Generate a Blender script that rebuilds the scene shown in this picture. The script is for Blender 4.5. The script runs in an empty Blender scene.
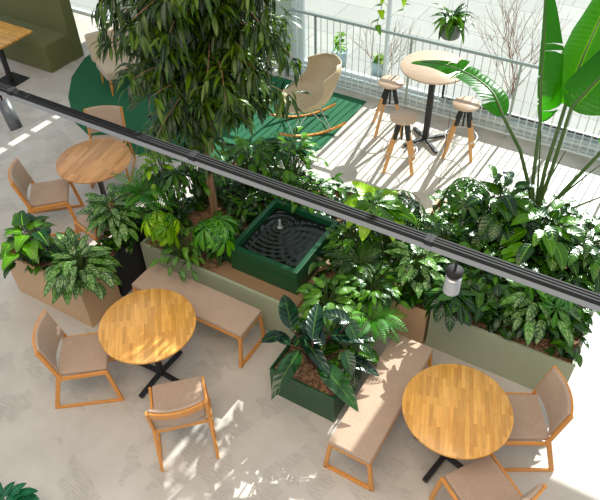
import bpy, bmesh, math, random
from mathutils import Vector, Matrix
random.seed(7)
S = bpy.context.scene
COL = S.collection
PI = math.pi
R = math.radians

# ---------------------------------------------------------------- camera
H = 5.16556; FOC = 663.74; PITCH = R(43.84796); ROLL = R(-1.60519); YAW = R(31.56052)
cy_, sy_ = math.cos(YAW), math.sin(YAW)
def to_world(v):
    return Vector((cy_*v[0]-sy_*v[1], sy_*v[0]+cy_*v[1], v[2]))
fw = Vector((0, math.cos(PITCH), -math.sin(PITCH))); rt = Vector((1, 0, 0)); up = rt.cross(fw)
cr, sr = math.cos(ROLL), math.sin(ROLL)
rt2 = to_world(rt*cr + up*sr); up2 = to_world(up*cr - rt*sr); fw2 = to_world(fw)
cam_d = bpy.data.cameras.new('camera'); cam = bpy.data.objects.new('camera', cam_d); COL.objects.link(cam)
cam.matrix_world = Matrix(((rt2.x, up2.x, -fw2.x, 0), (rt2.y, up2.y, -fw2.y, 0), (rt2.z, up2.z, -fw2.z, H), (0, 0, 0, 1)))
cam_d.sensor_width = 36; cam_d.lens = FOC/600*36; cam_d.clip_end = 200
S.camera = cam
def P(px, py, z):                                   # point of the photograph at a known height above the floor
    d = fw2*FOC + rt2*(px-300) + up2*(250-py)
    t = (z-H)/d.z
    return Vector((0, 0, H)) + d*t

# ---------------------------------------------------------------- light
w = bpy.data.worlds.new('world'); S.world = w; w.use_nodes = True
bgn = w.node_tree.nodes['Background']; bgn.inputs[0].default_value = (0.84, 0.93, 1.0, 1); bgn.inputs[1].default_value = 0.62
SUN = Vector((-0.06, -1.22, -0.75)).normalized()
sd = bpy.data.lights.new('sun', 'SUN'); sd.energy = 8.6; sd.angle = R(0.4); sd.color = (1.0, 0.97, 0.92)
so = bpy.data.objects.new('sun', sd); COL.objects.link(so); so.location = (0, 14, 9)
so.rotation_mode = 'QUATERNION'; so.rotation_quaternion = SUN.to_track_quat('-Z', 'Y')
def area(name, loc, rot, size, energy, color):
    a = bpy.data.lights.new(name, 'AREA'); a.energy = energy; a.size = size[0]; a.size_y = size[1]; a.shape = 'RECTANGLE'; a.color = color
    o = bpy.data.objects.new(name, a); COL.objects.link(o); o.location = loc; o.rotation_euler = rot
area('warm_fill_light', (-1.2, 0.0, 7.5), (R(18), 0, 0), (6, 4), 260, (1.0, 0.80, 0.58))  # added warm fill over the foreground, no real lamp there
S.view_settings.view_transform = 'Standard'; S.view_settings.look = 'None'; S.view_settings.gamma = 1
S.view_settings.exposure = 0.32
S.view_settings.use_curve_mapping = False

# ---------------------------------------------------------------- materials
def lin(c):
    return tuple((x/12.92 if x <= .04045 else ((x+.055)/1.055)**2.4) for x in c)
def rgb(r, g, b): return lin((r/255, g/255, b/255)) + (1,)
def base_mat(name):
    m = bpy.data.materials.new(name); m.use_nodes = True
    nt = m.node_tree; return m, nt, nt.nodes['Principled BSDF']
def N(nt, t, **kw):
    n = nt.nodes.new(t)
    for k, v in kw.items():
        if k in n.inputs.keys(): n.inputs[k].default_value = v
        else: setattr(n, k, v)
    return n
def mixc(nt, fac, a, b, mode='MIX'):
    n = nt.nodes.new('ShaderNodeMix'); n.data_type = 'RGBA'; n.blend_type = mode
    for i, v in ((0, fac), (6, a), (7, b)):
        if hasattr(v, 'is_output'): nt.links.new(v, n.inputs[i])
        else: n.inputs[i].default_value = v
    return n.outputs[2]
def mathn(nt, op, a, b=0.0, c=None):
    n = nt.nodes.new('ShaderNodeMath'); n.operation = op
    for i, v in enumerate((a, b) if c is None else (a, b, c)):
        if hasattr(v, 'is_output'): nt.links.new(v, n.inputs[i])
        else: n.inputs[i].default_value = v
    return n.outputs[0]
def maprange(nt, v, a, b, c=0., d=1.):
    n = nt.nodes.new('ShaderNodeMapRange'); nt.links.new(v, n.inputs[0])
    for i, x in enumerate((a, b, c, d)): n.inputs[i+1].default_value = x
    return n.outputs[0]
def plain(name, col, rough=.5, metal=0., noise=.12, scale=30, bump=0., coat=0.):
    m, nt, b = base_mat(name)
    tc = N(nt, 'ShaderNodeTexCoord'); no = N(nt, 'ShaderNodeTexNoise', Scale=scale, Detail=4.0)
    nt.links.new(tc.outputs['Object'], no.inputs['Vector'])
    dark = tuple(c*(1-noise) for c in col[:3])+(1,); lite = tuple(min(1, c*(1+noise)) for c in col[:3])+(1,)
    nt.links.new(mixc(nt, no.outputs['Fac'], dark, lite), b.inputs['Base Color'])
    b.inputs['Roughness'].default_value = rough; b.inputs['Metallic'].default_value = metal
    b.inputs['Coat Weight'].default_value = coat
    if bump:
        bp = N(nt, 'ShaderNodeBump', Strength=bump, Distance=.003); nt.links.new(no.outputs['Fac'], bp.inputs['Height'])
        nt.links.new(bp.outputs[0], b.inputs['Normal'])
    return m
def wood(name, a, b_, plank=(0.0, 0.0), rough=.42, rot=0., dark=None):
    """oak; plank = (lamella length, width) for butcher-block tops"""
    m, nt, b = base_mat(name)
    tc = N(nt, 'ShaderNodeTexCoord'); mp = N(nt, 'ShaderNodeMapping'); mp.inputs['Rotation'].default_value = (0, 0, rot)
    nt.links.new(tc.outputs['Object'], mp.inputs[0])
    gr = N(nt, 'ShaderNodeMapping'); gr.inputs['Scale'].default_value = (5, 70, 70); nt.links.new(mp.outputs[0], gr.inputs[0])
    no = N(nt, 'ShaderNodeTexNoise', Scale=1.0, Detail=5.0, Roughness=.6); nt.links.new(gr.outputs[0], no.inputs['Vector'])
    col = mixc(nt, maprange(nt, no.outputs['Fac'], .3, .7), a, b_)
    if plank[0]:
        br = N(nt, 'ShaderNodeTexBrick'); nt.links.new(mp.outputs[0], br.inputs['Vector'])
        br.inputs['Scale'].default_value = 1; br.inputs['Brick Width'].default_value = plank[0]; br.inputs['Row Height'].default_value = plank[1]
        br.inputs['Mortar Size'].default_value = .0006; br.inputs['Mortar Smooth'].default_value = .5; br.inputs['Bias'].default_value = 0
        br.inputs['Color1'].default_value = (.70, .64, .56, 1); br.inputs['Color2'].default_value = (1.12, 1.12, 1.1, 1); br.inputs['Mortar'].default_value = (.55, .45, .35, 1)
        br.offset = .37
        col = mixc(nt, .85, col, br.outputs['Color'], 'MULTIPLY')
    nt.links.new(col, b.inputs['Base Color']); b.inputs['Roughness'].default_value = rough
    bp = N(nt, 'ShaderNodeBump', Strength=.15, Distance=.001); nt.links.new(no.outputs['Fac'], bp.inputs['Height']); nt.links.new(bp.outputs[0], b.inputs['Normal'])
    return m
def fabric(name, col, weave=900, contrast=.25):
    m, nt, b = base_mat(name)
    tc = N(nt, 'ShaderNodeTexCoord')
    no = N(nt, 'ShaderNodeTexNoise', Scale=weave*.35, Detail=3.0); nt.links.new(tc.outputs['Object'], no.inputs['Vector'])
    n2 = N(nt, 'ShaderNodeTexNoise', Scale=9.0, Detail=2.0); nt.links.new(tc.outputs['Object'], n2.inputs['Vector'])
    d = tuple(c*(1-contrast) for c in col[:3])+(1,); l = tuple(min(1, c*(1+contrast)) for c in col[:3])+(1,)
    c1 = mixc(nt, maprange(nt, no.outputs['Fac'], .35, .65), d, l)
    c2 = mixc(nt, maprange(nt, n2.outputs['Fac'], .3, .7, 0, .25), c1, d)
    nt.links.new(c2, b.inputs['Base Color']); b.inputs['Roughness'].default_value = .9; b.inputs['Sheen Weight'].default_value = .15
    bp = N(nt, 'ShaderNodeBump', Strength=.35, Distance=.001); nt.links.new(no.outputs['Fac'], bp.inputs['Height']); nt.links.new(bp.outputs[0], b.inputs['Normal'])
    return m
def leaf_mat(name, c1, c2, vein=None, streak=None, rough=.34, trans=.22, freq=9., back=None):
    """c1..c2 spread over the leaves; vein = midrib colour; streak = (colour, amount) for variegation"""
    m, nt, b = base_mat(name)
    uv = N(nt, 'ShaderNodeUVMap'); uv.uv_map = 'UVMap'
    sp = N(nt, 'ShaderNodeSeparateXYZ'); nt.links.new(uv.outputs[0], sp.inputs[0])
    at = N(nt, 'ShaderNodeAttribute', attribute_name='rnd')
    col = mixc(nt, mathn(nt, 'POWER', at.outputs['Fac'], 1.7), c1, c2)
    au = mathn(nt, 'ABSOLUTE', mathn(nt, 'SUBTRACT', sp.outputs[0], .5))        # 0 midrib .. .5 edge
    ph = mathn(nt, 'ADD', mathn(nt, 'MULTIPLY', sp.outputs[1], freq*2*PI), mathn(nt, 'MULTIPLY', au, -14.))
    wv = mathn(nt, 'SINE', ph)
    if streak:
        no = N(nt, 'ShaderNodeTexNoise', Scale=16.0, Detail=2.0); tc = N(nt, 'ShaderNodeTexCoord'); nt.links.new(tc.outputs['Object'], no.inputs['Vector'])
        s = mathn(nt, 'ADD', mathn(nt, 'MULTIPLY', wv, .22), mathn(nt, 'MULTIPLY', no.outputs['Fac'], 1.8))
        band = mathn(nt, 'MULTIPLY', maprange(nt, au, .06, .16), maprange(nt, au, .42, .30))
        f = mathn(nt, 'MULTIPLY', mathn(nt, 'MULTIPLY', maprange(nt, s, .62, 1.15), band), streak[1])
        col = mixc(nt, f, col, streak[0])
    if vein:
        col = mixc(nt, maprange(nt, au, .045, .02), col, vein)
    vv = N(nt, 'ShaderNodeHueSaturation', Value=1.35, Saturation=1.15); nt.links.new(col, vv.inputs['Color']); col = vv.outputs[0]
    nt.links.new(col, b.inputs['Base Color']); b.inputs['Roughness'].default_value = rough
    b.inputs['Specular IOR Level'].default_value = .5
    bp = N(nt, 'ShaderNodeBump', Strength=.25, Distance=.004); nt.links.new(wv, bp.inputs['Height']); nt.links.new(bp.outputs[0], b.inputs['Normal'])
    tr = N(nt, 'ShaderNodeBsdfTranslucent'); hs = N(nt, 'ShaderNodeHueSaturation', Value=2.0, Saturation=1.1); nt.links.new(col, hs.inputs['Color'])
    ye = mixc(nt, .5, hs.outputs[0], (1.0, .95, .25, 1), 'MULTIPLY')
    nt.links.new(ye, tr.inputs[0])
    mx = N(nt, 'ShaderNodeMixShader'); mx.inputs[0].default_value = trans
    nt.links.new(b.outputs[0], mx.inputs[1]); nt.links.new(tr.outputs[0], mx.inputs[2])
    nt.links.new(mx.outputs[0], nt.nodes['Material Output'].inputs[0])
    return m

M = {}
M['oak_top'] = wood('oak_block', rgb(216, 152, 66), rgb(238, 182, 100), (.19, .030), .26)
M['oak_top2'] = wood('oak_block_turned', rgb(206, 138, 62), rgb(228, 166, 88), (.23, .036), .3, rot=R(62))
M['oak_top3'] = wood('oak_block_pale', rgb(205, 146, 92), rgb(220, 166, 112), (.30, .045), .35, rot=R(-35))
M['oak'] = wood('oak_frame', rgb(206, 132, 56), rgb(224, 156, 78), rough=.4)
M['oak_pale'] = wood('oak_stool', rgb(202, 142, 80), rgb(222, 168, 106), rough=.45)
M['top_pale'] = wood('pale_top', rgb(190, 160, 136), rgb(214, 188, 164), rough=.3)
M['taupe'] = fabric('taupe_fabric', rgb(180, 154, 133))
M['beige'] = fabric('beige_fabric', rgb(188, 170, 146), contrast=.12)
M['olive'] = fabric('olive_velvet', rgb(96, 98, 52), contrast=.12)
M['black'] = plain('black_metal', (.012, .012, .013, 1), .45, 0)
M['shell'] = plain('beige_shell', rgb(196, 174, 140), .32, noise=.03)
M['sage'] = plain('sage_lacquer', rgb(160, 166, 138), .45, noise=.03, scale=4)
M['tan'] = plain('tan_lacquer', rgb(200, 164, 126), .5, noise=.04, scale=4)
M['dgreen'] = plain('dark_green_lacquer', rgb(6, 70, 36), .34, noise=.05, coat=.2)
M['black_box'] = plain('black_planter', (.01, .011, .012, 1), .6)
M['white_metal'] = plain('grey_green_metal', rgb(150, 165, 160), .35, .3, noise=.04)
M['baluster'] = plain('pale_metal', rgb(215, 222, 222), .4, .2, noise=.03)
M['frame_white'] = plain('window_white', rgb(205, 215, 218), .4, noise=.03)
M['plinth'] = plain('plinth_grey', rgb(190, 198, 200), .28, .45, noise=.05, scale=3)
M['trackgrey'] = plain('track_grey', rgb(140, 142, 146), .5, noise=.04)
M['trackblack'] = plain('track_black', (.006, .006, .007, 1), .75)
M['silver'] = plain('brushed_silver', rgb(190, 190, 192), .35, .6, noise=.05)
M['chrome'] = plain('chrome', rgb(215, 215, 215), .2, 1.0, noise=.02)
M['wall'] = plain('wall_paint', rgb(176, 190, 176), .7, noise=.04, scale=3)
M['bark'] = plain('bark', rgb(150, 112, 78), .85, noise=.35, scale=40, bump=.6)
M['stem'] = plain('green_stem', rgb(70, 96, 40), .5, noise=.25)
M['stem_dark'] = plain('purple_stem', rgb(84, 52, 42), .5, noise=.25)
M['twig'] = plain('bare_twig', rgb(150, 112, 92), .8, noise=.2)
M['pot_grey'] = plain('grey_pot', rgb(120, 126, 122), .6, noise=.08)
M['pot_blue'] = plain('blue_grey_pot', rgb(158, 176, 184), .7, noise=.08)
def soil():
    m, nt, b = base_mat('clay_pebbles')
    tc = N(nt, 'ShaderNodeTexCoord'); vo = N(nt, 'ShaderNodeTexVoronoi', Scale=55.0); nt.links.new(tc.outputs['Object'], vo.inputs['Vector'])
    sp = N(nt, 'ShaderNodeSeparateColor'); nt.links.new(vo.outputs['Color'], sp.inputs[0])
    nt.links.new(mixc(nt, sp.outputs[0], rgb(92, 66, 46), rgb(178, 134, 98)), b.inputs['Base Color']); b.inputs['Roughness'].default_value = .9
    bp = N(nt, 'ShaderNodeBump', Strength=1.0, Distance=.01); bp.invert = True; nt.links.new(vo.outputs['Distance'], bp.inputs['Height']); nt.links.new(bp.outputs[0], b.inputs['Normal'])
    return m
M['soil'] = soil()
def floor_mat():
    m, nt, b = base_mat('vinyl_floor')
    tc = N(nt, 'ShaderNodeTexCoord')
    mp = N(nt, 'ShaderNodeMapping'); mp.inputs['Rotation'].default_value = (0, 0, R(20)); nt.links.new(tc.outputs['Object'], mp.inputs[0])
    vo = N(nt, 'ShaderNodeTexVoronoi', Scale=4.2); vo.distance = 'CHEBYCHEV'; nt.links.new(mp.outputs[0], vo.inputs['Vector'])
    sp = N(nt, 'ShaderNodeSeparateColor'); nt.links.new(vo.outputs['Color'], sp.inputs[0])
    lines = N(nt, 'ShaderNodeTexNoise', Scale=1.0, Detail=4.0); m2 = N(nt, 'ShaderNodeMapping'); m2.inputs['Scale'].default_value = (8, 150, 1); m2.inputs['Rotation'].default_value = (0, 0, R(-30))
    nt.links.new(tc.outputs['Object'], m2.inputs[0]); nt.links.new(m2.outputs[0], lines.inputs['Vector'])
    patch = mathn(nt, 'MULTIPLY', maprange(nt, sp.outputs[0], .72, .74), maprange(nt, lines.outputs['Fac'], .42, .58))
    big = N(nt, 'ShaderNodeTexNoise', Scale=1.6, Detail=6.0, Roughness=.6); nt.links.new(tc.outputs['Object'], big.inputs['Vector'])
    c = mixc(nt, maprange(nt, big.outputs['Fac'], .35, .65), rgb(186, 178, 168), rgb(204, 197, 188))
    c = mixc(nt, mathn(nt, 'MULTIPLY', patch, .38), c, rgb(140, 134, 126))
    nt.links.new(c, b.inputs['Base Color']); b.inputs['Roughness'].default_value = .5
    return m
M['floor'] = floor_mat()
def rug_mat():
    m, nt, b = base_mat('green_rug')
    tc = N(nt, 'ShaderNodeTexCoord'); no = N(nt, 'ShaderNodeTexNoise', Scale=260.0, Detail=2.0); nt.links.new(tc.outputs['Object'], no.inputs['Vector'])
    nt.links.new(mixc(nt, no.outputs['Fac'], rgb(8, 70, 42), rgb(34, 112, 72)), b.inputs['Base Color']); b.inputs['Roughness'].default_value = .95
    bp = N(nt, 'ShaderNodeBump', Strength=.6, Distance=.004); nt.links.new(no.outputs['Fac'], bp.inputs['Height']); nt.links.new(bp.outputs[0], b.inputs['Normal'])
    return m
M['rug'] = rug_mat()
def paving_mat():
    m, nt, b = base_mat('paving')
    tc = N(nt, 'ShaderNodeTexCoord'); br = N(nt, 'ShaderNodeTexBrick'); nt.links.new(tc.outputs['Object'], br.inputs['Vector'])
    br.inputs['Scale'].default_value = 1; br.inputs['Brick Width'].default_value = .9; br.inputs['Row Height'].default_value = .6; br.inputs['Mortar Size'].default_value = .008
    br.inputs['Color1'].default_value = rgb(150, 148, 144); br.inputs['Color2'].default_value = rgb(162, 159, 154); br.inputs['Mortar'].default_value = rgb(112, 110, 106)
    no = N(nt, 'ShaderNodeTexNoise', Scale=2.0, Detail=5.0); nt.links.new(tc.outputs['Object'], no.inputs['Vector'])
    nt.links.new(mixc(nt, maprange(nt, no.outputs['Fac'], .3, .7, 0, .35), br.outputs['Color'], rgb(140, 140, 134)), b.inputs['Base Color']); b.inputs['Roughness'].default_value = .85
    return m
M['paving'] = paving_mat()
def glass_mat():
    m, nt, b = base_mat('window_glass')
    nt.nodes.remove(b); g = N(nt, 'ShaderNodeBsdfGlossy', Roughness=.02); t = N(nt, 'ShaderNodeBsdfTransparent'); t.inputs[0].default_value = (.93, .97, .97, 1)
    fr = N(nt, 'ShaderNodeFresnel', IOR=1.35); ge = N(nt, 'ShaderNodeNewGeometry'); mx = N(nt, 'ShaderNodeMixShader'); nt.links.new(mathn(nt, 'MULTIPLY', fr.outputs[0], mathn(nt, 'SUBTRACT', 1.0, ge.outputs['Backfacing'])), mx.inputs[0])
    nt.links.new(t.outputs[0], mx.inputs[1]); nt.links.new(g.outputs[0], mx.inputs[2]); nt.links.new(mx.outputs[0], nt.nodes['Material Output'].inputs[0])
    return m
M['glass'] = glass_mat()
def water_mat():
    m, nt, b = base_mat('dark_water'); b.inputs['Base Color'].default_value = (.004, .007, .005, 1); b.inputs['Roughness'].default_value = .03; b.inputs['IOR'].default_value = 1.5
    return m
M['water'] = water_mat()
mw, ntw, bw = base_mat('foam_water'); bw.inputs['Base Color'].default_value = (.7, .8, .75, 1); bw.inputs['Roughness'].default_value = .1; bw.inputs['Transmission Weight'].default_value = .6; M['jet'] = mw

M['leaf_tree'] = leaf_mat('leaf_tree', rgb(8, 26, 6), rgb(70, 96, 18), rgb(90, 124, 56), rough=.27, trans=.16)
M['leaf_agla'] = leaf_mat('leaf_aglaonema', rgb(14, 48, 16), rgb(62, 106, 28), rgb(120, 150, 90), (rgb(150, 172, 122), .75), rough=.33, trans=.13, freq=5)
M['leaf_dark'] = leaf_mat('leaf_dark', rgb(8, 32, 12), rgb(54, 92, 20), rgb(80, 110, 44), rough=.26, trans=.12, freq=7)
M['leaf_mid'] = leaf_mat('leaf_mid', rgb(12, 46, 12), rgb(82, 130, 26), rgb(110, 150, 60), rough=.3, trans=.22, freq=7)
M['leaf_bright'] = leaf_mat('leaf_bright', rgb(44, 96, 16), rgb(142, 176, 36), rgb(150, 184, 70), rough=.32, trans=.3, freq=6)
M['leaf_scheff'] = leaf_mat('leaf_schefflera', rgb(16, 70, 18), rgb(84, 140, 28), rgb(110, 156, 64), rough=.24, trans=.18, freq=5)
M['leaf_banana'] = leaf_mat('leaf_banana', rgb(30, 92, 12), rgb(74, 138, 16), rgb(120, 168, 60), rough=.33, trans=.58, freq=26)
M['leaf_phil'] = leaf_mat('leaf_philodendron', rgb(14, 34, 24), rgb(34, 62, 26), rgb(60, 82, 42), rough=.2, trans=.06, freq=7)
M['leaf_fern'] = leaf_mat('leaf_fern', rgb(44, 98, 38), rgb(96, 148, 58), None, rough=.45, trans=.25)
M['leaf_teal'] = leaf_mat('leaf_teal', rgb(16, 74, 50), rgb(36, 104, 66), rgb(70, 130, 90), rough=.4, trans=.12)
M['leaf_calathea'] = leaf_mat('leaf_striped', rgb(18, 54, 14), rgb(72, 112, 28), rgb(120, 150, 84), (rgb(110, 146, 80), .8), rough=.35, trans=.18, freq=10)

# ---------------------------------------------------------------- mesh helpers
class MB:
    def __init__(s): s.v = []; s.f = []; s.uv = []; s.r = []; s.sm = []
    def add(s, vs, fs, uvs=None, rnd=0.5, smooth=False):
        k = len(s.v); s.v += [tuple(v) for v in vs]
        for f in fs:
            s.f.append([k+i for i in f]); s.uv.append([uvs[i] for i in f] if uvs else [(0.5, 0.5)]*len(f)); s.r.append(rnd); s.sm.append(smooth)
    def box(s, a, b, mat=None):
        (x0, y0, z0), (x1, y1, z1) = a, b
        vs = [Vector(v) for v in ((x0, y0, z0), (x1, y0, z0), (x1, y1, z0), (x0, y1, z0), (x0, y0, z1), (x1, y0, z1), (x1, y1, z1), (x0, y1, z1))]
        if mat: vs = [mat @ v for v in vs]
        s.add(vs, [(0, 3, 2, 1), (4, 5, 6, 7), (0, 1, 5, 4), (1, 2, 6, 5), (2, 3, 7, 6), (3, 0, 4, 7)])
    def bar(s, a, b, w_, d_, upv=(0, 0, 1)):                       # rectangular bar from a to b, w_ sideways, d_ along up
        a, b = Vector(a), Vector(b); t = (b-a).normalized(); u = Vector(upv)
        if abs(t.dot(u)) > .98: u = Vector((1, 0, 0))
        sd_ = t.cross(u).normalized(); u = sd_.cross(t).normalized()
        vs = [p + sd_*w_/2*i + u*d_/2*j for p in (a, b) for i, j in ((-1, -1), (1, -1), (1, 1), (-1, 1))]
        s.add(vs, [(3, 2, 1, 0), (4, 5, 6, 7), (0, 1, 5, 4), (1, 2, 6, 5), (2, 3, 7, 6), (3, 0, 4, 7)])
    def tube(s, pts, rad, n=8, closed=False, caps=True):
        pts = [Vector(p) for p in pts]; L = len(pts)
        rs = rad if isinstance(rad, (list, tuple)) else [rad]*L
        vs = []; ref = None
        for i, p in enumerate(pts):
            if closed: t = pts[(i+1) % L]-pts[i-1]
            else: t = pts[min(i+1, L-1)]-pts[max(i-1, 0)]
            t = t.normalized()
            if ref is None: ref = Vector((0, 0, 1)) if abs(t.z) < .9 else Vector((1, 0, 0))
            a = t.cross(ref).normalized(); ref = a.cross(t).normalized()
            vs += [p + (a*math.cos(2*PI*k/n) + ref*math.sin(2*PI*k/n))*rs[i] for k in range(n)]
        fs = []
        for i in range(L if closed else L-1):
            j = (i+1) % L
            fs += [(i*n+k, i*n+(k+1) % n, j*n+(k+1) % n, j*n+k) for k in range(n)]
        s.add(vs, fs, smooth=True)
        if caps and not closed: s.add(vs[:n], [tuple(range(n))]); s.add(vs[-n:], [tuple(reversed(range(n)))])
    def lathe(s, prof, c=(0, 0, 0), n=32, axis=None):
        vs = []
        for r_, z in prof: vs += [Vector((r_*math.cos(2*PI*k/n), r_*math.sin(2*PI*k/n), z)) for k in range(n)]
        if axis: q = Vector((0, 0, 1)).rotation_difference(Vector(axis).normalized()).to_matrix(); vs = [q @ v for v in vs]
        vs = [v+Vector(c) for v in vs]
        L = len(prof); s.add(vs, [(i*n+k, i*n+(k+1) % n, (i+1)*n+(k+1) % n, (i+1)*n+k) for i in range(L-1) for k in range(n)], smooth=True)
        if prof[0][0] > 1e-4: s.add(vs[:n], [tuple(reversed(range(n)))])
        if prof[-1][0] > 1e-4: s.add(vs[-n:], [tuple(range(n))])
    def leaf(s, base, d, L, W_, shape='ovate', droop=.6, fold=.18, n=6, upv=None, rnd=None, wave=0.):
        t = Vector(d).normalized(); u = Vector(upv) if upv else Vector((0, 0, 1))
        if abs(t.dot(u)) > .97: u = Vector((t.y+.3, -t.x+.2, .1))
        sd_ = t.cross(u).normalized()
        p = Vector(base); vs = []; uvs = []
        rnd = random.random() if rnd is None else rnd
        for i in range(n+1):
            v = i/n
            if shape == 'lance': w_ = math.sin(PI*min(1, v**.8)) ** .9
            elif shape == 'heart': w_ = (1-v)**.62 * (1.0 if v > .01 else .62) * (1.16 if v < .3 else 1.0)
            elif shape == 'obovate': w_ = math.sin(PI*v**1.45) ** .8
            elif shape == 'strap': w_ = min(1, v*9+.25)*min(1, (1-v)*4.5+.04)**.6
            else: w_ = math.sin(PI*v**.72) ** .8
            hw = W_/2*max(w_, .02)
            nn = sd_.cross(t).normalized()
            wv = wave*math.sin(v*17+rnd*9)*hw
            vs += [p - sd_*hw + nn*(fold*hw+wv), p.copy(), p + sd_*hw + nn*(fold*hw-wv)]
            uvs += [(0, v), (.5, v), (1, v)]
            t = (Matrix.Rotation(-droop/n, 3, sd_) @ t).normalized() if t.z > -.93 else t
            p = p + t*(L/n)
        fs = []
        for i in range(n): a = i*3; fs += [(a, a+1, a+4, a+3), (a+1, a+2, a+5, a+4)]
        s.add(vs, fs, uvs, rnd, True)
        return p
    def build(s, name, mat, parent=None, bevel=0., seg=2, loc=None, mods=None):
        me = bpy.data.meshes.new(name); me.from_pydata(s.v, [], s.f)
        uvl = me.uv_layers.new(name='UVMap'); flat = [c for f in s.uv for u in f for c in u]; uvl.data.foreach_set('uv', flat)
        a = me.attributes.new('rnd', 'FLOAT', 'FACE'); a.data.foreach_set('value', s.r)
        me.polygons.foreach_set('use_smooth', s.sm); me.materials.append(mat); me.update()
        o = bpy.data.objects.new(name, me); COL.objects.link(o)
        if parent: o.parent = parent
        if loc: o.location = loc
        if bevel:
            md = o.modifiers.new('bevel', 'BEVEL'); md.width = bevel; md.segments = seg; md.limit_method = 'ANGLE'; md.angle_limit = R(35)
            if seg > 2: me.polygons.foreach_set('use_smooth', [True]*len(me.polygons))
        return o
def tag(o, label=None, cat=None, group=None, kind=None):
    if label: o['label'] = label
    if cat: o['category'] = cat
    if group: o['group'] = group
    if kind: o['kind'] = kind
    return o
def thing(name, label, cat, loc=(0, 0, 0), rz=0, group=None):
    o = bpy.data.objects.new(name, None); COL.objects.link(o); o.location = loc; o.rotation_euler = (0, 0, rz); o.empty_display_size = .1
    return tag(o, label, cat, group)
def struct(name, mb, mat, parent=None, **k):
    o = mb.build(name, mat, parent, **k); o['kind'] = 'structure'; return o
def copy_tree(o, parent=None):
    c = o.copy(); COL.objects.link(c); c.parent = parent
    for ch in [x for x in COL.objects if x.parent == o]: copy_tree(ch, c)
    return c
def place(o, loc, rz, label):
    o.location = loc; o.rotation_euler = (0, 0, rz); o['label'] = label; return o

# ---------------------------------------------------------------- setting
m = MB(); m.box((-13, -2, -.1), (3.2, 8.0, 0)); struct('floor', m, M['floor'])
m = MB(); m.box((-30, 8.0, -.2), (30, 60, -.1)); struct('ground', m, M['paving'])
YW = 7.98                                                          # plane of the glass
m = MB(); m.box((-4.95, YW-.06, 0), (3.2, YW+.16, .2)); struct('baseboard_window', m, M['plinth'], bevel=.01)
m = MB()
for z in (.05, .12): m.box((-4.95, YW-.075, z), (3.2, YW-.061, z+.03))
struct('trim_1', m, M['baluster'])
m = MB(); 
for a_, b_ in (((-8.45, YW, 0), (-7.2, YW+.2, 6)), ((-7.08, YW, 0), (-4.95, YW+.2, 6)), ((-7.2, YW, 0), (-7.08, YW+.2, 1.55)), ((-7.2, YW, 2.75), (-7.08, YW+.2, 6))): m.box(a_, b_)
struct('wall_back', m, M['wall'])
def window(name, x0, x1, z0, z1, mull, dark_from=None):
    root = bpy.data.objects.new(name, None); COL.objects.link(root); root['kind'] = 'structure'; root.location = (x0, YW+.05, z0)
    f = MB(); L_ = x1-x0; Hh = z1-z0
    f.box((0, -.03, 0), (.12, .04, Hh)); f.box((L_-.08, -.03, 0), (L_, .04, Hh)); f.box((0, -.03, Hh-.08), (L_, .04, Hh)); f.box((0, -.03, 0), (L_, .04, .035))
    f.box((.12, -.02, 0), (.2, .03, Hh))
    for x in mull: f.box((x-x0-.025, -.02, 0), (x-x0+.025, .03, Hh))
    struct('window_frame', f, M['frame_white'], root, bevel=.004)
    g = MB(); g.box((0.1, 0, .03), (L_-.05, .008, Hh-.05)); struct('window_pane', g, M['glass'], root)
    if dark_from is not None:
        k = MB(); k.box((dark_from-x0, -.05, .035), (L_, -.021, .055)); k.box((dark_from-x0, -.05, .055), (dark_from-x0+.025, -.021, .5)); struct('gasket', k, M['trackblack'], root)
    return root
window('window_1', -4.95, 3.2, .2, 3.05, (-3.42, -.9, 1.2), -2.52)
m = MB(); m.box((-4.95, YW-.05, 3.05), (-2.4, YW+.25, 4.15)); m.box((-.72, YW-.05, 3.05), (3.2, YW+.25, 4.15)); struct('wall_shade_header', m, M['wall'])  # unseen header added to keep sun off the front floor
window('window_fleck_gap', -2.4, -.72, 3.05, 4.15, ())  # unseen opening left in the added header so sun flecks reach the bench
window('window_4', -4.95, 3.2, 4.15, 6.4, (-3.42, -.9, 1.2))
window('window_2', -12.5, -8.45, .0, 6.0, (-11.3, -10.1))
w5 = bpy.data.objects.new('window_sun_slit', None); COL.objects.link(w5); w5['kind'] = 'structure'; w5.location = (-7.14, YW+.1, 1.55)  # unseen slit added to throw dashes of sun on the left floor
m = MB()
for k in range(6): m.box((-.06, -.015, k*.24-.02), (.06, .015, k*.24+.02))
struct('window_frame', m, M['frame_white'], w5)
m = MB(); m.box((-.06, 0, 0), (.06, .006, 1.2)); struct('window_pane', m, M['glass'], w5)

# green carpet: straight at the right, rounded to the left
pts = [(-3.55, 7.74), (-3.55, 6.42), (-3.62, 6.22), (-3.78, 6.08), (-4.1, 5.82), (-4.5, 5.55), (-5.1, 5.25), (-5.8, 5.06), (-6.4, 5.08), (-6.95, 5.28), (-7.5, 5.72), (-7.9, 6.2), (-8.15, 6.75), (-8.2, 7.3), (-8.15, 7.74)]
m = MB(); n = len(pts); m.add([(x, y, .001) for x, y in pts]+[(x, y, .012) for x, y in pts], [tuple(range(n))]+[tuple(reversed(range(n, 2*n)))]+[(i, (i+1) % n, n+(i+1) % n, n+i) for i in range(n)])
tag(m.build('rug', M['rug']), 'large dark green rug with a rounded left edge under the rocking chair', 'rug')
o = bpy.data.objects['rug']
bm = bmesh.new(); bm.from_mesh(o.data); bmesh.ops.recalc_face_normals(bm, faces=bm.faces); bm.to_mesh(o.data); bm.free()

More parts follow.
